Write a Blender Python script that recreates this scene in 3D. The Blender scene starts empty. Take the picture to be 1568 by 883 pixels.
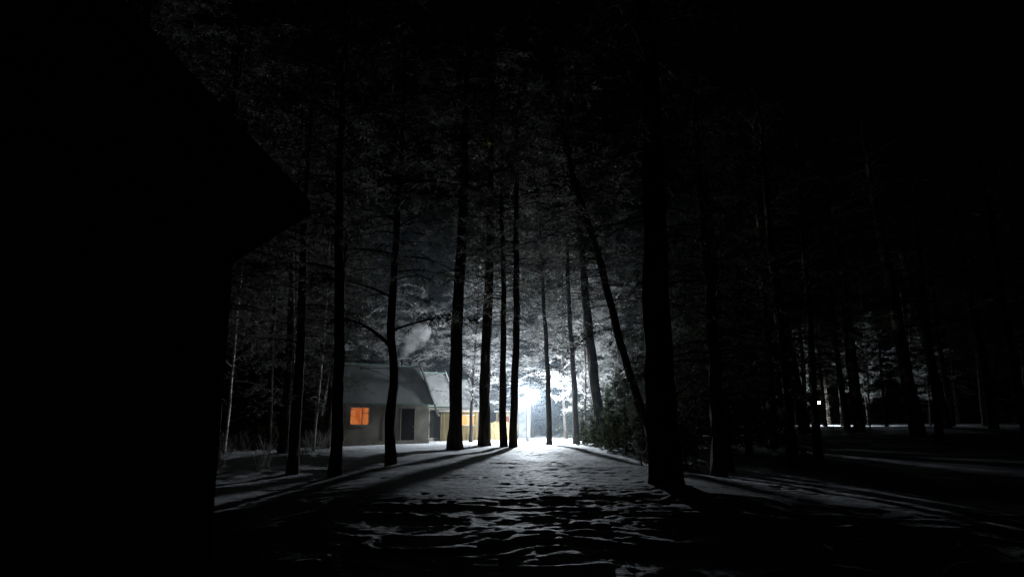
import bpy, math, random
import numpy as np
from mathutils import Vector
scene=bpy.context.scene
scene.view_settings.view_transform='Standard'
scene.view_settings.look='None'
scene.view_settings.exposure=0

# ---------------------------------------------------------------- materials
def new_mat(name):
    m=bpy.data.materials.new(name); m.use_nodes=True
    nt=m.node_tree; nt.nodes.clear()
    out=nt.nodes.new('ShaderNodeOutputMaterial')
    return m,nt,out
def noise_mat(name,c1,c2,scale=5,rough=.8,bump=.3,stretch=(1,1,1),lo=.35,hi=.65,detail=6,dist=.02,transl=0,spec=.3,bscale=None):
    m,nt,out=new_mat(name); N=nt.nodes.new; L=nt.links.new
    tc=N('ShaderNodeTexCoord'); mp=N('ShaderNodeMapping'); mp.inputs['Scale'].default_value=stretch
    L(tc.outputs['Object'],mp.inputs['Vector'])
    no=N('ShaderNodeTexNoise'); no.inputs['Scale'].default_value=scale; no.inputs['Detail'].default_value=detail
    L(mp.outputs[0],no.inputs['Vector'])
    cr=N('ShaderNodeValToRGB'); cr.color_ramp.elements[0].position=lo; cr.color_ramp.elements[1].position=hi
    cr.color_ramp.elements[0].color=(*c1,1); cr.color_ramp.elements[1].color=(*c2,1)
    L(no.outputs['Fac'],cr.inputs['Fac'])
    b=N('ShaderNodeBsdfPrincipled'); b.inputs['Roughness'].default_value=rough
    b.inputs['Specular IOR Level'].default_value=spec
    L(cr.outputs[0],b.inputs['Base Color'])
    if bump>0:
        n2=N('ShaderNodeTexNoise'); n2.inputs['Scale'].default_value=bscale or scale*3; n2.inputs['Detail'].default_value=8
        L(mp.outputs[0],n2.inputs['Vector'])
        bm=N('ShaderNodeBump'); bm.inputs['Strength'].default_value=bump; bm.inputs['Distance'].default_value=dist
        L(n2.outputs['Fac'],bm.inputs['Height']); L(bm.outputs[0],b.inputs['Normal'])
    if transl>0:
        t=N('ShaderNodeBsdfTranslucent'); L(cr.outputs[0],t.inputs['Color'])
        mx=N('ShaderNodeMixShader'); mx.inputs[0].default_value=transl
        L(b.outputs[0],mx.inputs[1]); L(t.outputs[0],mx.inputs[2]); L(mx.outputs[0],out.inputs['Surface'])
    else: L(b.outputs[0],out.inputs['Surface'])
    return m
def emis_mat(name,col,s,grad=None):
    m,nt,out=new_mat(name); N=nt.nodes.new; L=nt.links.new
    e=N('ShaderNodeEmission'); e.inputs['Strength'].default_value=s
    if grad:
        tc=N('ShaderNodeTexCoord'); no=N('ShaderNodeTexNoise'); no.inputs['Scale'].default_value=3.0
        mp=N('ShaderNodeMapping'); mp.inputs['Scale'].default_value=(2.5,2.5,.5)
        L(tc.outputs['Object'],mp.inputs[0]); L(mp.outputs[0],no.inputs['Vector'])
        cr=N('ShaderNodeValToRGB'); cr.color_ramp.elements[0].position=.35; cr.color_ramp.elements[1].position=.65
        cr.color_ramp.elements[0].color=(*grad,1); cr.color_ramp.elements[1].color=(*col,1)
        L(no.outputs['Fac'],cr.inputs['Fac']); L(cr.outputs[0],e.inputs['Color'])
    else: e.inputs['Color'].default_value=(*col,1)
    L(e.outputs[0],out.inputs['Surface']); return m

M_bark=noise_mat('bark',(.015,.012,.01),(.055,.045,.037),6,.95,.8,(1,1,.25),dist=.03,spec=.05)
M_birch=noise_mat('birch_bark',(.12,.11,.1),(.5,.5,.48),5,.8,.4,(1,1,2.5),.38,.5)
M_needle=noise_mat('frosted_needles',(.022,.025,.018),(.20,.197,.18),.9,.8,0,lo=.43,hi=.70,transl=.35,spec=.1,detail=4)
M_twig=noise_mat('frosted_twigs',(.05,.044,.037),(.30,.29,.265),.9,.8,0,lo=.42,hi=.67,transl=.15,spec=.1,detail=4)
M_ndark=noise_mat('shaded_needles',(.01,.013,.008),(.04,.046,.03),.7,.8,0,lo=.4,hi=.7,transl=.3,spec=.05,detail=3)  # darker needle copy; the unlit look of the right-hand wood is in its colour
M_tdark=noise_mat('shaded_twigs',(.02,.018,.015),(.055,.05,.044),.8,.8,0,spec=.05,detail=3)  # matching darker twig copy, shade put into the colour
M_rime=noise_mat('rime_twigs',(.20,.20,.19),(.6,.6,.58),1.1,.8,0,lo=.38,hi=.65,transl=.3,spec=.1,detail=3)
M_spruce=noise_mat('spruce_needles',(.012,.018,.01),(.075,.085,.045),1.4,.8,0,lo=.42,hi=.72,transl=.3,spec=.1,detail=3)
M_snow=noise_mat('snow',(.44,.45,.47),(.69,.705,.73),.5,.7,1,(1,1.5,1),.35,.65,dist=.05,bscale=8,spec=.3)
M_wall=noise_mat('painted_panel_wall',(.085,.078,.06),(.13,.122,.098),1.5,.8,.2,spec=.1)
M_roof=noise_mat('sheet_metal_roof',(.10,.104,.10),(.16,.163,.16),.9,.65,.2,spec=.15)
M_trim=noise_mat('green_trim',(.05,.08,.07),(.08,.12,.10),3,.6,.1)
M_rib=noise_mat('weathered_wood',(.16,.16,.15),(.3,.3,.28),4,.7,.2)
M_board=noise_mat('tan_board',(.08,.064,.028),(.16,.125,.06),2.5,.75,.4,(4,4,.5),spec=.1)
M_white=noise_mat('pale_render',(.25,.26,.26),(.4,.42,.42),2,.8,.3)
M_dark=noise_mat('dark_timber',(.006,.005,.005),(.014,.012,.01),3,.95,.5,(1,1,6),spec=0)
M_metal=noise_mat('lamp_metal',(.02,.022,.024),(.05,.055,.055),8,.5,.1)
M_leaf=noise_mat('yellow_leaves',(.2,.22,.03),(.5,.52,.07),6,.7,0,transl=.5)
M_wA=emis_mat('orange_curtain_light',(1,.32,.09),.5,(.7,.14,.03))
M_wB=emis_mat('warm_room_light',(1,.62,.22),1.3,(1,.38,.08))
M_bulb=emis_mat('lamp_bulb',(.88,.95,1),250)

# ---------------------------------------------------------------- mesh helpers
class MB:
    def __init__(s): s.V=[];s.F=[];s.M=[];s.n=0
    def add(s,V,F,m):
        V=np.asarray(V,float).reshape(-1,3);F=np.asarray(F,int).reshape(-1,4)
        s.V.append(V);s.F.append(F+s.n);s.M.append(np.full(len(F),m));s.n+=len(V)
    def tube(s,P,r,sides,m,rough=0,rng=None):
        P=np.asarray(P,float);n=len(P);r=np.asarray(r,float)
        T=np.gradient(P,axis=0);T/=np.linalg.norm(T,axis=1)[:,None]+1e-9
        ref=np.array([0,0,1.]) if abs(T[:,2]).mean()<.8 else np.array([1.,0,0])
        U=np.cross(T,ref);U/=np.linalg.norm(U,axis=1)[:,None]+1e-9
        W=np.cross(T,U)
        a=np.linspace(0,2*np.pi,sides,endpoint=False)
        R=r[:,None]*np.ones(sides)
        if rough: R=R*(1+rough*rng.standard_normal((n,sides)))
        V=P[:,None,:]+R[:,:,None]*(np.cos(a)[None,:,None]*U[:,None,:]+np.sin(a)[None,:,None]*W[:,None,:])
        i,j=np.meshgrid(np.arange(n-1),np.arange(sides),indexing='ij');j2=(j+1)%sides
        F=np.stack([i*sides+j,i*sides+j2,(i+1)*sides+j2,(i+1)*sides+j],-1)
        s.add(V,F,m)
    def ribbons(s,A,B,w,rng,m):
        D=B-A;R=rng.standard_normal(A.shape);S=np.cross(D,R);S/=np.linalg.norm(S,axis=1)[:,None]+1e-9
        w=np.asarray(w)[:,None]
        V=np.stack([A-S*w*.5,A+S*w*.5,B+S*w*.2,B-S*w*.2],1)
        s.add(V,np.arange(len(A)*4).reshape(-1,4),m)
    def box(s,x0,x1,y0,y1,z0,z1,m):
        V=[(x0,y0,z0),(x1,y0,z0),(x1,y1,z0),(x0,y1,z0),(x0,y0,z1),(x1,y0,z1),(x1,y1,z1),(x0,y1,z1)]
        s.hexa(V,m)
    def hexa(s,V,m):
        s.add(V,[(3,2,1,0),(4,5,6,7),(0,1,5,4),(1,2,6,5),(2,3,7,6),(3,0,4,7)],m)
    def mesh(s,name,mats,smooth=False):
        V=np.concatenate(s.V);F=np.concatenate(s.F);Mi=np.concatenate(s.M)
        me=bpy.data.meshes.new(name)
        me.vertices.add(len(V));me.vertices.foreach_set('co',V.astype(np.float32).ravel())
        me.loops.add(F.size);me.loops.foreach_set('vertex_index',F.astype(np.int32).ravel())
        me.polygons.add(len(F));me.polygons.foreach_set('loop_start',np.arange(0,F.size,4,dtype=np.int32))
        me.polygons.foreach_set('material_index',Mi.astype(np.int32))
        me.polygons.foreach_set('use_smooth',np.full(len(F),smooth))
        for mt in mats: me.materials.append(mt)
        me.update(calc_edges=True);me.validate()
        return me
def obj(name,me,loc=(0,0,0),rot=0,sc=1,parent=None):
    o=bpy.data.objects.new(name,me);scene.collection.objects.link(o)
    o.location=loc;o.rotation_euler=(0,0,rot);o.scale=(sc,sc,sc)
    if parent: o.parent=parent
    return o
def empty(name,loc=(0,0,0),rot=0):
    return obj(name,None,loc,rot)

# ---------------------------------------------------------------- terrain
_tab=np.random.default_rng(3).random((256,256))
def vn(x,y,s=0):
    x=x+s*17.3;y=y+s*31.7
    xi=np.floor(x).astype(int);yi=np.floor(y).astype(int);fx=x-xi;fy=y-yi
    fx=fx*fx*(3-2*fx);fy=fy*fy*(3-2*fy)
    g=lambda a,b:_tab[a&255,b&255]
    return (g(xi,yi)*(1-fx)+g(xi+1,yi)*fx)*(1-fy)+(g(xi,yi+1)*(1-fx)+g(xi+1,yi+1)*fx)*fy-.5
def sm(a,b,t):
    t=np.clip((t-a)/(b-a),0,1);return t*t*(3-2*t)
def gmac(x,y):
    x=np.asarray(x,float);y=np.asarray(y,float)
    z=-1.15*(1-sm(0,18.5,y))
    z=z+.55*sm(11,26,x)*sm(25,50,y)
    z=z+.3*sm(40,60,y)*sm(-2,3,x)
    z=z-.62*sm(-3.2,-7.6,x)*(1-sm(24,31,y))
    z=z-.45*sm(3.6,7.5,x)*(1-sm(28,37,y))
    z=z-.9*sm(7,20,x)*(1-sm(32,48,y))
    z=z+.30*np.exp(-((x+8.4)/2.6)**2-((y-31)/2.2)**2)*1.0
    z=z+.30*vn(x/9,y/9,1)*sm(4,12,np.abs(x)+y*.2)+.10*vn(x/3.5,y/3.5,2)
    return z
def gz(x,y): return float(gmac(x,y))
xs=np.concatenate([-16-np.geomspace(.12,420,60)[::-1],np.arange(-16,20,.055),20+np.geomspace(.12,420,60)])
ys=np.concatenate([-np.geomspace(1,60,14)[::-1],np.linspace(-.6,2.8,24),np.geomspace(3,75,720),75+np.geomspace(.8,600,40)])
X,Y=np.meshgrid(xs,ys)
fade=1-sm(60,110,Y)
Z=gmac(X,Y)
wx=X+.9*vn(X/2,Y/2,11)+.3*vn(X/.5,Y/.5,13);wy=Y+.9*vn(X/2,Y/2,12)+.3*vn(X/.5,Y/.5,14)
ridg=lambda v:1-np.abs(v)*2
patch=np.clip(.35+1.9*(vn(X/3.3,Y/2.6,15)+.2),.25,1.5)
Z+=fade*(.045*vn(wx/2.6,wy/1.1,3)+patch*(.022*vn(wx/1.0,wy/.4,4)+.021*vn(wx/.45,wy/.18,5)+.017*vn(wx/.22,wy/.11,6)+.009*vn(X/.11,Y/.07,16)))
Z+=fade*.038*(ridg(vn(wx/1.5,wy/.55,7))**5-.3)*np.clip(.0+1.7*(vn(X/2.6,Y/2.2,9)+.35),0,1.5)*(.35+.65*(1-sm(12,20,Y)))
Z+=fade*.022*(ridg(vn(wx/.8,wy/.3,17))**4-.3)*np.clip(2*(vn(X/2.1,Y/1.7,18)+.2),0,1.3)
rng=np.random.default_rng(8)
for k in range(260):   # old scattered footprints, half filled in
    fy=4+32*rng.random();fx=rng.normal(.6,2.0)
    m=(np.abs(ys-fy)<.5);a=(np.abs(xs-fx)<.5)
    sub=np.ix_(m,a);dx=(X[sub]-fx)/.10;dy=(Y[sub]-fy)/.16;r2=dx*dx+dy*dy
    q=rng.uniform(.2,.8)
    Z[sub]+=q*(-.026*np.exp(-r2**1.3)+.009*np.exp(-(np.sqrt(r2)-1.6)**2*4))
ny,nx=X.shape
g=MB();i,j=np.meshgrid(np.arange(ny-1),np.arange(nx-1),indexing='ij')
g.add(np.stack([X,Y,Z],-1),np.stack([i*nx+j,i*nx+j+1,(i+1)*nx+j+1,(i+1)*nx+j],-1),0)
obj('snow_ground',g.mesh('snow_ground',[M_snow],True))

# ---------------------------------------------------------------- trees
def gen_tree(seed,path,r0,bs=.25,nb=70,L=3.2,droop=.35,tw=7,tuft=5,dead=10,bare=False,mats=None,limbs=(),low=.3,shape='pine',tl=.55):
    rng=np.random.default_rng(seed);mb=MB()
    path=np.asarray(path,float);H=path[-1,2]
    zz=np.linspace(-.4,H,34);px=np.interp(zz,path[:,2],path[:,0]);py=np.interp(zz,path[:,2],path[:,1])
    ker=np.array([1,2,3,2,1])/9.
    px=np.convolve(np.pad(px,2,'edge'),ker,'valid');py=np.convolve(np.pad(py,2,'edge'),ker,'valid')
    px=px+.05*np.sin(zz*.5+seed)+.015*np.sin(zz*2.3+seed*2);py=py+.05*np.cos(zz*.5+seed)
    t=np.clip(zz/H,0,1)
    r=r0*((1-t)**.6*.93+.05)+r0*.3*np.exp(-np.clip(zz,0,9)/.35)
    P=np.stack([px,py,zz],1)
    mb.tube(P,r,12,0,.045,rng)
    def at(h): return np.array([np.interp(h,zz,px),np.interp(h,zz,py),h])
    TA=[];TB=[];TL=[]
    def branch(p0,az,ln,up,dr,rad,twn,fol=True):
        n=8;s=np.linspace(0,1,n)
        d=np.array([math.cos(az),math.sin(az),0]);sd=np.array([-d[1],d[0],0])
        kink=np.cumsum(rng.normal(0,.045*ln,n))*s
        Q=p0+d*(s*ln)[:,None]+sd*kink[:,None]
        Q[:,2]+=up*ln*s-dr*ln*s*s+np.cumsum(rng.normal(0,.02*ln,n))*s
        mb.tube(Q,rad*(1-s*.85),5 if rad>.04 else 3,0 if not bare or rad>.04 else 1)
        if not fol: twn=int(twn*.45)
        if twn<1: return Q
        ss=rng.uniform(.12,1,twn)**.8;idx=ss*(n-1);a0=np.floor(idx).astype(int).clip(0,n-2);f=(idx-a0)[:,None]
        A=Q[a0]*(1-f)+Q[a0+1]*f
        side=rng.choice([-1,1],twn)[:,None]*sd
        D=d*rng.uniform(.2,.9,twn)[:,None]+side*rng.uniform(.4,1,twn)[:,None]
        D[:,2]+=rng.normal(-.22 if not bare else .05,.35,twn)
        D/=np.linalg.norm(D,axis=1)[:,None]
        l=rng.uniform(.35,1.25,twn)*tl*(1.25-.6*ss)*min(1.5,.5+ln*.3)
        TA.append(A);TB.append(A+D*l[:,None]);TL.append(l if fol else -l)
        return Q
    for k in range(dead):
        h=rng.uniform(low*bs*H+1.0,bs*H+2.5);branch(at(h),rng.uniform(0,6.28),rng.uniform(.6,2.6),rng.uniform(-.1,.3),rng.uniform(.2,.6),.016,9,False)
    for k in range(nb):
        u=(k+rng.random())/nb;tt=bs+(1-bs)*u;h=tt*H*.985
        if shape=='pine': pr=.35+.65*math.sin(math.pi*min(1,(1-u)*.75+.12))
        elif shape=='spruce': pr=(1-u)**.85+.06
        else: pr=.5+.5*math.sin(math.pi*(1-u)*.9+.1)
        ln=L*pr*rng.uniform(.55,1.15)
        up=rng.uniform(.0,.3)+u*.3 if shape!='broad' else rng.uniform(.3,.9)
        Q=branch(at(h),rng.uniform(0,6.28),ln,up,droop*rng.uniform(.5,1.3),max(.010,.014*ln),int(ln*tw)+2)
        if shape=='broad' and ln>1.5:
            az=math.atan2(Q[-1,1]-Q[0,1],Q[-1,0]-Q[0,0])
            for q in (2,3,4,5,6): branch(Q[q],az+rng.normal(0,.9),ln*.4*rng.uniform(.4,1.1),rng.uniform(0,.8),.3,.012,int(ln*tw*.4))
    for (h,az,ln,up,dr,rad) in limbs:
        Q=branch(at(h),az,ln,up,dr,rad,int(ln*tw*1.3))
        for q in (3,4,5,6,7):
            for e in range(2): branch(Q[q],az+rng.normal(0,.9),ln*.4*rng.uniform(.5,1.1),rng.uniform(0,.7),.3,rad*.35,int(ln*tw*.4))
    A=np.concatenate(TA);B=np.concatenate(TB);l=np.concatenate(TL);foli=l>0;l=np.abs(l)
    mid=(A+B)/2+rng.normal(0,.05,A.shape)*l[:,None];mid[:,2]-=.03
    mb.ribbons(A,mid,np.full(len(A),.017),rng,1);mb.ribbons(mid,B,np.full(len(A),.011),rng,1)
    A=A[foli];B=B[foli];l=l[foli]
    for k in range(tuft):
        f=rng.uniform(.15,1,len(A))[:,None];C=A+(B-A)*f
        D=(B-A)/l[:,None]*.7+rng.normal(0,.55,A.shape)
        D/=np.linalg.norm(D,axis=1)[:,None]
        ll=rng.uniform(.07,.24,len(A))[:,None]
        mb.ribbons(C,C+D*ll,rng.uniform(.012,.042,len(A)) if not bare else np.full(len(A),.012),rng,2 if not bare else 1)
    return mb.mesh('tree_mesh',mats or [M_bark,M_twig,M_needle],False)
def straight(H,lean=(0,0)): return [(0,0,0),(lean[0]*.5,lean[1]*.5,H*.5),(lean[0],lean[1],H)]
def put(name,me,x,y,rot=0,sc=1): return obj(name,me,(x,y,gz(x,y)-.03),rot,sc)
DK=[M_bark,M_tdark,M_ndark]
main=[
 ('pine_tree',-5.68,22.7,straight(19,(-.55,0)),.20,dict(bs=.40,nb=85,L=3.4,droop=.3,tuft=6,limbs=[(6.8,2.9,3.6,.35,.3,.05)])),
 ('pine_tree',-4.51,26.0,[(0,0,0),(-.15,0,2),(.12,0,3.6),(-.22,0,5),(.0,0,7),(.0,.2,18)],.20,dict(bs=.36,nb=80,L=3.4,tuft=6,limbs=[(4.3,3.05,2.4,1.1,.55,.09),(5.0,.15,2.6,.5,.35,.05),(6.3,3.3,2.8,.5,.3,.05)])),
 ('pine_tree',-3.0,36.0,straight(24,(.5,0)),.38,dict(bs=.36,nb=100,L=3.6,dead=44)),
 ('pine_tree',-1.58,39.5,straight(25,(.5,0)),.34,dict(bs=.32,nb=100,L=3.6,dead=44)),
 ('pine_tree',-.44,38.6,straight(20,(-.2,0)),.21,dict(bs=.34,nb=90,L=3.2,dead=40)),
 ('pine_tree',.11,38.2,straight(22,(.3,0)),.23,dict(bs=.34,nb=90,L=3.2,dead=40)),
 ('larch_tree',2.32,42.6,straight(17,(-.6,0)),.17,dict(bs=.2,nb=110,L=2.2,dead=20,tuft=3,tl=.4)),
 ('larch_tree',4.0,43.6,straight(20,(-.6,0)),.2,dict(bs=.26,nb=90,L=2.4,dead=24,tuft=3)),
 ('larch_tree',5.45,43.2,[(0,0,0),(-.5,0,7),(-1.1,0,14),(-2.4,0,22)],.36,dict(bs=.34,nb=100,L=3.6,dead=50,tuft=3,limbs=[(6,3.2,3.4,.5,.6,.05),(8.5,.1,3.6,.4,.7,.05),(10,3.6,3.5,.4,.6,.05)])),
 ('pine_tree',6.7,32.0,[(0,0,0),(-1.2,0,4),(-2.5,0,9.5),(-3.6,0,13),(-4.9,0,21)],.23,dict(bs=.36,nb=90,L=3.2,dead=70,low=.1,tuft=6,limbs=[(7.5,0.2,3.0,.3,.7,.04),(9.5,2.9,3.4,.3,.7,.04),(6.0,3.3,2.6,.3,.8,.035)])),
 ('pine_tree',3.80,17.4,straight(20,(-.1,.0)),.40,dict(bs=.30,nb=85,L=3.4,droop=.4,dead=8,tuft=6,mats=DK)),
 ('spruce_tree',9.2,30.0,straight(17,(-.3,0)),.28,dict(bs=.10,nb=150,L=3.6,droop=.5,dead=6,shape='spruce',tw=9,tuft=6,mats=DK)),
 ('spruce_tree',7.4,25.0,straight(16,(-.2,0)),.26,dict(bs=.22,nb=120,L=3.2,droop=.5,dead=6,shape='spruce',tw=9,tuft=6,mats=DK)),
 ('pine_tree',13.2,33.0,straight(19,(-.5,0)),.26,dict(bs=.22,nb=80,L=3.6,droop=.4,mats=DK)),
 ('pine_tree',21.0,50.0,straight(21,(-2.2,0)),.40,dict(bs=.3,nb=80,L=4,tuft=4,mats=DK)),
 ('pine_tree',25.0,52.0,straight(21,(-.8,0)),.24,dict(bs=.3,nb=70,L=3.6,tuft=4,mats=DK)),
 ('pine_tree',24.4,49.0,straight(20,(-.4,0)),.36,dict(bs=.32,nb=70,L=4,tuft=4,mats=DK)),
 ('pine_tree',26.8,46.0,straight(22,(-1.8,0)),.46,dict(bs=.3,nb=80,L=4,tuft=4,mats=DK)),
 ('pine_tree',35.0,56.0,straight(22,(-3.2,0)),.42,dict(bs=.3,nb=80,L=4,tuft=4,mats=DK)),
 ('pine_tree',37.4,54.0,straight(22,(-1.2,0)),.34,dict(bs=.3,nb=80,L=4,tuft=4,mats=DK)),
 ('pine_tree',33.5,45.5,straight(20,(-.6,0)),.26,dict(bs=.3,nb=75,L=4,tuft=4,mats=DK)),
]
for q,(nm,x,y,path,r0,kw) in enumerate(main):
    put(nm,gen_tree(100+q,path,r0,**kw),x,y)

pines=[gen_tree(300+k,straight(20+k,(.4*(k-1),.3)),.24+.03*k,bs=.25,nb=95,L=3.7,dead=18,tuft=6,tw=8) for k in range(3)]
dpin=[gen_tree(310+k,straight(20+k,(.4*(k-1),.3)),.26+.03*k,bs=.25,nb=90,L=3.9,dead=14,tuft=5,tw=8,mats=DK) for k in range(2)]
larch=[gen_tree(320+k,straight(19+k,(1.2*(k-1),-.3)),.19,bs=.12,nb=130,L=2.9,dead=14,tuft=4,droop=.55,tw=8) for k in range(3)]
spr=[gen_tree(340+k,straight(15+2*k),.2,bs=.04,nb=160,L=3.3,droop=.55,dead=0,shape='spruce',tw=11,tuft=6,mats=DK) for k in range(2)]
ysp=[gen_tree(350+k,straight(3.6+k*.9),.06,bs=.03,nb=70,L=1.35,droop=.35,dead=0,shape='spruce',tw=16,tl=.3,tuft=5,mats=[M_bark,M_tdark,M_spruce]) for k in range(2)]
brc=[gen_tree(360+k,straight(11+k*2,(.7-k,.2)),.07,bs=.28,nb=55,L=1.8,droop=.3,dead=4,shape='broad',bare=True,tuft=4,mats=[M_birch,M_twig,M_twig]) for k in range(2)]
rim=[gen_tree(380+k,straight(13+2*k,(.5-k,.2)),.13,bs=.2,nb=46,L=4.0,droop=.45,dead=6,shape='broad',bare=True,tuft=5,tw=8,tl=.5,mats=[M_bark,M_rime,M_rime]) for k in range(2)]
rr=random.Random(5)
def blocked(x,y):
    if abs(x-1.4)<2.6 and y<54: return True
    if -15<x<2.8 and 37<y<68: return True
    return False
placed=[(m[1],m[2]) for m in main]
extra=[('frosted_birch_tree',rim[0],-2.7,45.6,.9),('frosted_birch_tree',rim[1],3.8,50.0,.95),('frosted_birch_tree',rim[0],1.7,56.5,1.1),
 ('frosted_birch_tree',rim[1],-7.8,53.5,.85),('frosted_birch_tree',rim[0],5.6,56.0,1.1),('frosted_birch_tree',rim[1],-5.2,59.5,1.0),('frosted_birch_tree',rim[0],7.8,50,.9),
 ('frosted_birch_tree',rim[1],-1.8,53.0,.9),('frosted_birch_tree',rim[0],-10.8,50.5,.75),('frosted_birch_tree',rim[1],.3,50.5,.8),('frosted_birch_tree',rim[0],4.9,46.6,.75),
 ('frosted_birch_tree',rim[0],34.5,85,.9),('frosted_birch_tree',rim[1],44,86,.9),('frosted_birch_tree',rim[1],47.5,79,.8),('frosted_birch_tree',rim[0],38.5,93,1),
 ('spruce_tree',spr[0],8.1,40.5,.95),('spruce_tree',spr[1],10.0,43.5,1.05),('spruce_tree',spr[0],11.3,39,1.0),('spruce_tree',spr[1],11.2,48,1.15),('spruce_tree',spr[0],14.0,44.5,1.2),('spruce_tree',spr[1],9.2,35.5,.75),
 ('spruce_tree',spr[0],13.2,54,1.3),('spruce_tree',spr[0],7.3,36.6,.45),('spruce_tree',spr[1],17,50,1.2),('spruce_tree',spr[1],12.2,36,.9),('spruce_tree',spr[0],7.9,45.0,.55),
 ('spruce_tree',spr[0],31.5,70,.9),('spruce_tree',spr[1],27.5,71,1.0),('spruce_tree',spr[0],36.6,68,.8),
 ('pine_tree',pines[0],-11.6,26,.95),('pine_tree',pines[1],-10.1,31,.8),('larch_tree',larch[0],-8.9,33.5,.9),('pine_tree',pines[2],-13.2,31,.95),('larch_tree',larch[1],-12.4,35.5,.8),('pine_tree',pines[1],-8.2,26.5,.8),
 ('larch_tree',larch[2],-14.2,45,1),('spruce_tree',spr[1],-16.3,43,.8),('pine_tree',pines[0],-11.6,53,1),('pine_tree',pines[2],-3.4,64,1.1),('pine_tree',pines[1],-8,62,1.1)]
for k,(nm,me,x,y,s) in enumerate(extra):
    put(nm,me,x,y,k*1.7,s);placed.append((x,y))
def ok(x,y,d): return all((x-a)**2+(y-b)**2>d*d for a,b in placed)
cnt=0
for _ in range(3500):
    if cnt>=95: break
    x=rr.uniform(-45,56);y=rr.uniform(24,92)
    if abs(x)>y*.80+3 or blocked(x,y) or not ok(x,y,3.1): continue
    if x>9 and x<20 and y<34: continue
    if x>16 and y<80 and rr.random()<.5: continue
    if -7<x<7 and y<50: continue
    if x<-6 and y<34 and x>-13: continue
    kind=rr.choice(['p','l','l','s','p'])
    if x>11: kind='d'  # right-hand pines take the darker copy, so their shade is painted in
    nm,me={'p':('pine_tree',rr.choice(pines)),'d':('pine_tree',rr.choice(dpin)),'l':('larch_tree',rr.choice(larch)),'s':('spruce_tree',rr.choice(spr))}[kind]
    put(nm,me,x,y,rr.uniform(0,6.28),rr.uniform(.85,1.25));placed.append((x,y));cnt+=1
for x,y,k,s in [(5.6,40.5,1,.7),(6.7,37.6,0,.8),(6.9,42,1,.9),(8.6,37,1,1.0),(4.9,52,0,1.2),(5.6,34.5,0,.55),(5.0,37.6,1,.42),(4.6,39.3,0,.45),(5.5,36.2,0,.5),(6.4,31.0,0,.5),(7.4,30,1,.8),
   (4.6,44.9,1,.62),(5.5,46.0,0,.8),(5.0,42.3,1,.55),(6.6,44.2,1,.9),(6.4,47.0,1,.9),(7.2,48.0,1,1.2),(4.2,41.0,0,.42),(5.9,42.2,0,.75),(7.6,33.6,1,.8),(4.9,35.0,0,.35),(9.4,40,1,1.1),(8.9,46.5,1,1.2),
   (-15.2,39,0,.9),(-14,37.5,1,.8),(-16.4,41,1,1),(-12.6,36.5,0,.55),(12.5,46,1,1.3),(3.4,59,1,1.3),(6.4,33.2,1,.5)]:
    put('young_spruce_tree',ysp[k],x,y,rr.uniform(0,6),s)
for x,y,k,s in [(-9.3,29.5,0,1),(-8.6,30.5,1,.9),(-12.2,29,1,1),(-13.6,33,0,1.1),(34.5,60,0,1),(35.6,61,1,1),(22.6,44,1,.8),(-16.5,36,1,1)]:
    put('birch_tree',brc[k],x,y,rr.uniform(0,6),s)
far=MB();rf=np.random.default_rng(77)
for k in range(330):
    x=rf.uniform(-170,190);y=rf.uniform(105,165)
    H=rf.uniform(14,24);z0=float(gmac(x,y))-.5
    far.tube([(x,y,z0),(x+rf.normal(0,.3),y,z0+H*.5),(x+rf.normal(0,.6),y,z0+H)],[.3,.2,.03],5,0)
    n=230;u=rf.uniform(.12,1,n);az=rf.uniform(0,6.28,n);l=(1.05-u)*3.4*rf.uniform(.3,1.1,n)+.3
    A=np.stack([np.full(n,x),np.full(n,y),z0+u*H],1);B=A+np.stack([np.cos(az)*l,np.sin(az)*l,-.25*l],1)
    C=A+(B-A)*.25
    far.ribbons(C,B,rf.uniform(.15,.5,n),rf,1)
obj('distant_forest',far.mesh('distant_forest',[M_bark,M_ndark]))
us=MB();ru=np.random.default_rng(4)
for k in range(75):
    cx,cy=(ru.uniform(-17,-8.5),ru.uniform(27,38)) if k<60 else (ru.uniform(4.6,9),ru.uniform(28,40))
    z=gz(cx,cy)
    n=26;az=ru.uniform(0,6.28,n);h=ru.uniform(.2,1.1,n)
    A=np.stack([cx+ru.normal(0,.12,n),cy+ru.normal(0,.12,n),np.full(n,z-.05)],1)
    B=A+np.stack([np.cos(az)*h*.45,np.sin(az)*h*.45,h],1)
    us.ribbons(A,B,np.full(n,.02),ru,0)
obj('undergrowth',us.mesh('undergrowth',[M_twig]))
yl=MB();ru=np.random.default_rng(9)
yl.tube([(.9,.3,.6),(.5,.1,.35),(0,0,.05),(-.35,0,-.1)],[.03,.025,.018,.006],6,0)
A=ru.normal(0,1,(70,3))*np.array([.3,.2,.2]);B=A+ru.normal(0,.09,(70,3));yl.ribbons(A,B,np.full(70,.10),ru,1)
obj('yellow_leaf_spray',yl.mesh('yellow_leaf_spray',[M_bark,M_leaf]),(-1.5,38.0,17.6))

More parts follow.
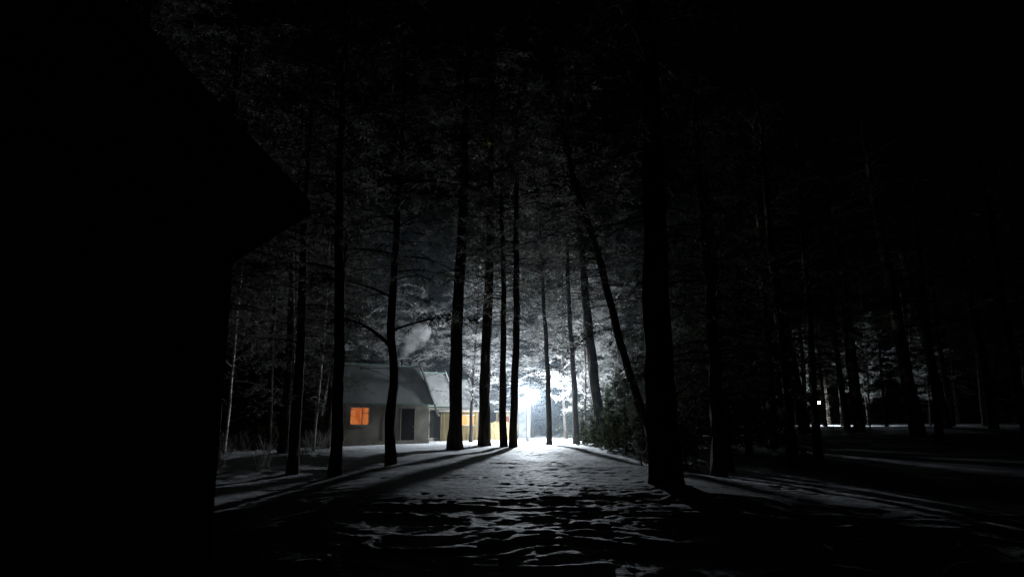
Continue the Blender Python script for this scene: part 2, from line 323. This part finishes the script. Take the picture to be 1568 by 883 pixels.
# ---------------------------------------------------------------- terrace of cabins
def cabin(rx,ry,yaw,W,D=5.5,win=(),H=4.75,smoke=False):
    z=gz(rx,ry)-.1
    e=empty('terraced_cabin',(rx,ry,z),yaw)
    wl=MB();cuts=sorted(win);x=-W
    for (a,b,z0,z1) in cuts:
        wl.box(x,a,0,.18,0,2.45,0);wl.box(a,b,0,.18,0,z0,0);wl.box(a,b,0,.18,z1,2.45,0);x=b
    wl.box(x,0,0,.18,0,2.45,0)
    wl.box(-W,-W+.18,.183,D,0,2.45,0);wl.box(-.18,0,.183,D,0,2.45,0);wl.box(-W+.183,-.183,D-.18,D-.003,0,2.45,0)
    for k in range(1,int(W/1.2)):
        xx=-W+k*1.2
        if all(not(a-.1<xx<b+.1) for a,b,_,_ in cuts): wl.box(xx-.02,xx+.02,-.018,-.002,.1,2.42,0)
    wl.box(-W-.05,.05,-.06,-.001,0,.32,0)
    obj('walls',wl.mesh('walls',[M_wall]),parent=e)
    r=MB();o=.32;i=.5
    r.hexa([(-W-o,-o,2.46),(o,-o,2.46),(o,D+o,2.46),(-W-o,D+o,2.46),(-W+i,i,H),(-i,i,H),(-i,D-i,H),(-W+i,D-i,H)],0)
    obj('mansard_roof',r.mesh('mansard_roof',[M_roof]),parent=e)
    t=MB();t.box(-W+i-.12,-i+.12,i-.12,D-i+.12,H+.003,H+.09,0);t.box(-W-o-.04,o+.04,-o-.07,-o-.031,2.42,2.49,0)
    obj('roof_cap',t.mesh('roof_cap',[M_trim]),parent=e)
    b=MB()
    for xb,xt in ((o+.10,-i+.06),(-W-o-.1,-W+i-.06)):
        b.hexa([(xb-.05,-o-.28,1.75),(xb+.05,-o-.28,1.75),(xb+.05,-o-.14,1.75),(xb-.05,-o-.14,1.75),(xt-.05,i-.14,H+.2),(xt+.05,i-.14,H+.2),(xt+.05,i,H+.2),(xt-.05,i,H+.2)],0)
    obj('slanted_ribs',b.mesh('slanted_ribs',[M_rib]),parent=e)
    for (a,b_,z0,z1) in cuts:
        w=MB();w.box(a+.003,b_-.003,.09,.12,z0+.003,z1-.003,1)
        f=.05
        w.box(a+.002,a+f,.01,.085,z0+.002,z1-.002,0);w.box(b_-f,b_-.002,.01,.085,z0+.002,z1-.002,0)
        w.box(a+f,b_-f,.01,.085,z0+.002,z0+f,0);w.box(a+f,b_-f,.01,.085,z1-f,z1-.002,0)
        mx=a+(b_-a)*.62;w.box(mx-.02,mx+.02,.02,.08,z0+f,z1-f,0)
        w.box(mx+.021,b_-f,.02,.08,z1-.36,z1-.32,0)
        w.box(a-.05,b_+.05,-.07,-.003,z0-.05,z0-.002,0)
        obj('window',w.mesh('window',[M_rib,M_wA]),parent=e)
    d=MB();dx=-1.9
    d.box(dx,dx+.9,-.04,-.026,.2,2.2,0);d.box(dx-.07,dx-.002,-.05,-.026,.2,2.27,1);d.box(dx+.902,dx+.97,-.05,-.026,.2,2.27,1);d.box(dx+.78,dx+.83,-.09,-.041,1.1,1.16,1)
    obj('door',d.mesh('door',[M_dark,M_wall]),parent=e)
    if smoke:
        c=MB();cx,cy=-.9,2.0;c.tube([(cx,cy,H),(cx,cy,H+.5),(cx,cy,H+.52),(cx,cy,H+.6)],[.08,.08,.13,.02],10,0)
        obj('chimney_pipe',c.mesh('chimney_pipe',[M_metal]),parent=e)
    return e
yaw=math.radians(37)
cabin(-5.2,43.2,yaw,6.7,win=[(-5.2,-3.95,1.22,2.27)],smoke=True)
cabin(-4.2,49.2,yaw,6.5)
cabin(-2.9,55.2,yaw,6.5)
cabin(-1.0,61.0,yaw,6.5)
ms,nt,out=new_mat('smoke');N=nt.nodes.new;Lk=nt.links.new
tc=N('ShaderNodeTexCoord');no=N('ShaderNodeTexNoise');no.inputs['Scale'].default_value=1.3;no.inputs['Detail'].default_value=3
mr=N('ShaderNodeMapRange');mr.inputs['From Min'].default_value=.34;mr.inputs['From Max'].default_value=.75;mr.inputs['To Max'].default_value=2.0
vs=N('ShaderNodeVolumeScatter');vs.inputs['Color'].default_value=(.9,.9,.9,1);Lk(tc.outputs['Object'],no.inputs['Vector']);Lk(no.outputs['Fac'],mr.inputs['Value']);Lk(mr.outputs[0],vs.inputs['Density']);Lk(vs.outputs[0],out.inputs['Volume'])
s=MB();s.tube([(0,0,0),(.02,0,.02),(.15,0,.5),(.5,0,1.0),(1.0,0,1.5),(1.4,0,2.1),(1.6,0,2.6)],[.01,.14,.38,.62,.75,.6,.02],12,0)
obj('chimney_smoke',s.mesh('chimney_smoke',[ms]),(-5.2-.9*math.cos(yaw)-2.0*math.sin(yaw),43.2-.9*math.sin(yaw)+2.0*math.cos(yaw),gz(-5.2,43.2)+5.2))

def annex(name,x0,x1,y,dp,h,win,mat,wmat,rot=0):
    e=empty(name,((x0+x1)/2,y,gz((x0+x1)/2,y)-.1),rot)
    hw=(x1-x0)/2;m=MB();bw=.16
    k=0;x=-hw
    while x<hw-.01:
        xe=min(x+bw,hw);off=(k%2)*.018
        if win and xe>win[0] and x<win[1]:
            m.box(x,xe,-off,.06,0,win[2],0);m.box(x,xe,-off,.06,win[3],h,0)
        else: m.box(x,xe,-off,.06,0,h,0)
        x=xe;k+=1
    m.box(-hw,-hw+.08,.063,dp,0,h,0);m.box(hw-.08,hw,.063,dp,0,h,0)
    obj('board_walls',m.mesh('board_walls',[mat]),parent=e)
    r=MB();r.hexa([(-hw-.15,-.25,h+.003),(hw+.15,-.25,h+.003),(hw+.15,dp,h+.25),(-hw-.15,dp,h+.25),(-hw-.15,-.25,h+.1),(hw+.15,-.25,h+.1),(hw+.15,dp,h+.35),(-hw-.15,dp,h+.35)],0)
    obj('lean_to_roof',r.mesh('lean_to_roof',[M_rib]),parent=e)
    if win:
        w=MB();a,b,z0,z1=win;a-=.1;b+=.1
        w.box(a,b,.07,.1,z0-.05,z1+.05,1)
        w.box(a,b,-.05,-.02,z0-.06,z0,0);w.box(a,b,-.05,-.02,z1,z1+.06,0);w.box((a+b)/2-.025,(a+b)/2+.025,-.05,-.02,z0+.001,z1-.001,0)
        obj('window',w.mesh('window',[M_rib,wmat]),parent=e)
annex('board_shed',-4.95,-2.35,48.3,2.2,2.05,(.25,.95,1.15,1.8),M_board,M_wB,math.radians(8))
annex('board_shed',-1.25,.35,54.5,2.2,2.2,(.0,.5,.9,1.9),M_board,M_wA)
annex('pale_shed',.55,1.75,58,2.0,3.2,None,M_white,M_wA)
fe=MB();x=-2.3
while x<.35:
    fe.box(x,x+.12,0,.03,0,1.25+.06*math.sin(x*9),0);x+=.135
fe.box(-2.3,.4,.033,.08,.35,.45,0);fe.box(-2.3,.4,.033,.08,.95,1.05,0)
obj('plank_fence',fe.mesh('plank_fence',[M_board]),(0,50.2,gz(-1,50.2)))

# ---------------------------------------------------------------- near dark cabin at the left
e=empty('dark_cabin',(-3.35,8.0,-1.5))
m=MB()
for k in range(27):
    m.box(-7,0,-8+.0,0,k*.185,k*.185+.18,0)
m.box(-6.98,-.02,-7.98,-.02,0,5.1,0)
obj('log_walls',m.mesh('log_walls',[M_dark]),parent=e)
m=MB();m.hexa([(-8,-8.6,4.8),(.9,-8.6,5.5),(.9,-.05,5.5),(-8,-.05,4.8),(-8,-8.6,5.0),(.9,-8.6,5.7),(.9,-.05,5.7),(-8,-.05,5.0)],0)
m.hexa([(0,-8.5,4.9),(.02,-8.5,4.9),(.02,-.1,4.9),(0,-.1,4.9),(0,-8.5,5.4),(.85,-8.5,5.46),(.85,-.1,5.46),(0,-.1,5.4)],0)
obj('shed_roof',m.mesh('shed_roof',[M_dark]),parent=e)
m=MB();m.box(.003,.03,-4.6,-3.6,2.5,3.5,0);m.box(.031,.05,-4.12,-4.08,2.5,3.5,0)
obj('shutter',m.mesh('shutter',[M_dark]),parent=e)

# ---------------------------------------------------------------- street lamps
def street_lamp(x,y,h,arm,power,col,rad):
    z=gz(x,y);e=empty('street_lamp',(x,y,z));m=MB()
    m.tube([(0,0,-.2),(0,0,.0),(0,0,.5),(0,0,.52),(0,0,h)],[.12,.12,.11,.075,.065],12,0)
    s=np.linspace(0,1,8);m.tube(np.stack([s*arm,s*0,h-.02+.12*np.sin(s*1.57)],1),np.full(8,.03),8,0)
    obj('pole',m.mesh('pole',[M_metal],True),parent=e)
    m=MB();m.tube([(arm,0,h+.2),(arm,0,h+.16),(arm,0,h+.10),(arm,0,h+.05)],[.02,.08,.14,.17],16,0)
    obj('shade',m.mesh('shade',[M_metal],True),parent=e)
    m=MB();m.tube([(arm,0,h+.08),(arm,0,h+.03),(arm,0,h-.06),(arm,0,h-.16),(arm,0,h-.2)],[.05,.16,.22,.15,.005],14,0)
    obj('bulb',m.mesh('bulb',[M_bulb],True),parent=e)
    ld=bpy.data.lights.new('lamp_light','POINT');ld.energy=power;ld.color=col;ld.shadow_soft_size=rad
    lo=bpy.data.objects.new('lamp_light',ld);scene.collection.objects.link(lo);lo.parent=e;lo.location=(arm,-.12,h-.34)
    return e
street_lamp(1.05,47.2,3.45,.38,11500,(.83,.915,1.0),.16)
street_lamp(38.6,88.0,2.9,.4,4200,(.78,.9,1.0),.2)
pl=bpy.data.lights.new('porch_light','POINT');pl.energy=60;pl.color=(1,.72,.36);pl.shadow_soft_size=.06
p=empty('porch_lamp',(-2.75,47.6,gz(-2.5,47.7)+1.85))
m=MB();m.tube([(0,0,.12),(0,0,.1),(0,0,.0)],[.01,.07,.1],10,0);m.box(-.02,.02,.02,.6,.1,.13,0)
obj('shade',m.mesh('shade',[M_metal]),parent=p)
lo=bpy.data.objects.new('porch_light',pl);scene.collection.objects.link(lo);lo.parent=p;lo.location=(0,-.05,-.1)

# ---------------------------------------------------------------- ice haze hanging round the lamp
hz=MB();hz.box(-11,14,40.2,58,-1,15,0)
mh,nt,out=new_mat('ice_haze');v=nt.nodes.new('ShaderNodeVolumeScatter');v.inputs['Density'].default_value=.0036;v.inputs['Anisotropy'].default_value=.2
v.inputs['Color'].default_value=(.74,.87,1,1);nt.links.new(v.outputs[0],out.inputs['Volume'])
obj('ice_haze',hz.mesh('ice_haze',[mh]))

# ---------------------------------------------------------------- night sky, faint moon
w=bpy.data.worlds.new('World');scene.world=w;w.use_nodes=True
bg=w.node_tree.nodes['Background'];sky=w.node_tree.nodes.new('ShaderNodeTexSky');sky.sky_type='NISHITA';sky.sun_disc=False
sky.sun_elevation=math.radians(3);sky.sun_rotation=math.radians(200)
w.node_tree.links.new(sky.outputs[0],bg.inputs['Color']);bg.inputs['Strength'].default_value=.00015
sl=bpy.data.lights.new('moon','SUN');sl.energy=.0004;sl.angle=math.radians(.5);sl.color=(.8,.88,1)
so=bpy.data.objects.new('moon',sl);scene.collection.objects.link(so);so.rotation_euler=(math.radians(50),0,math.radians(200))

cd=bpy.data.cameras.new('camera');cam=bpy.data.objects.new('camera',cd);scene.collection.objects.link(cam)
cd.sensor_width=36;cd.lens=24;cd.clip_end=2000;cam.location=(0,0,1.6)
cam.rotation_euler=(math.radians(90+10.8),0,0);scene.camera=cam
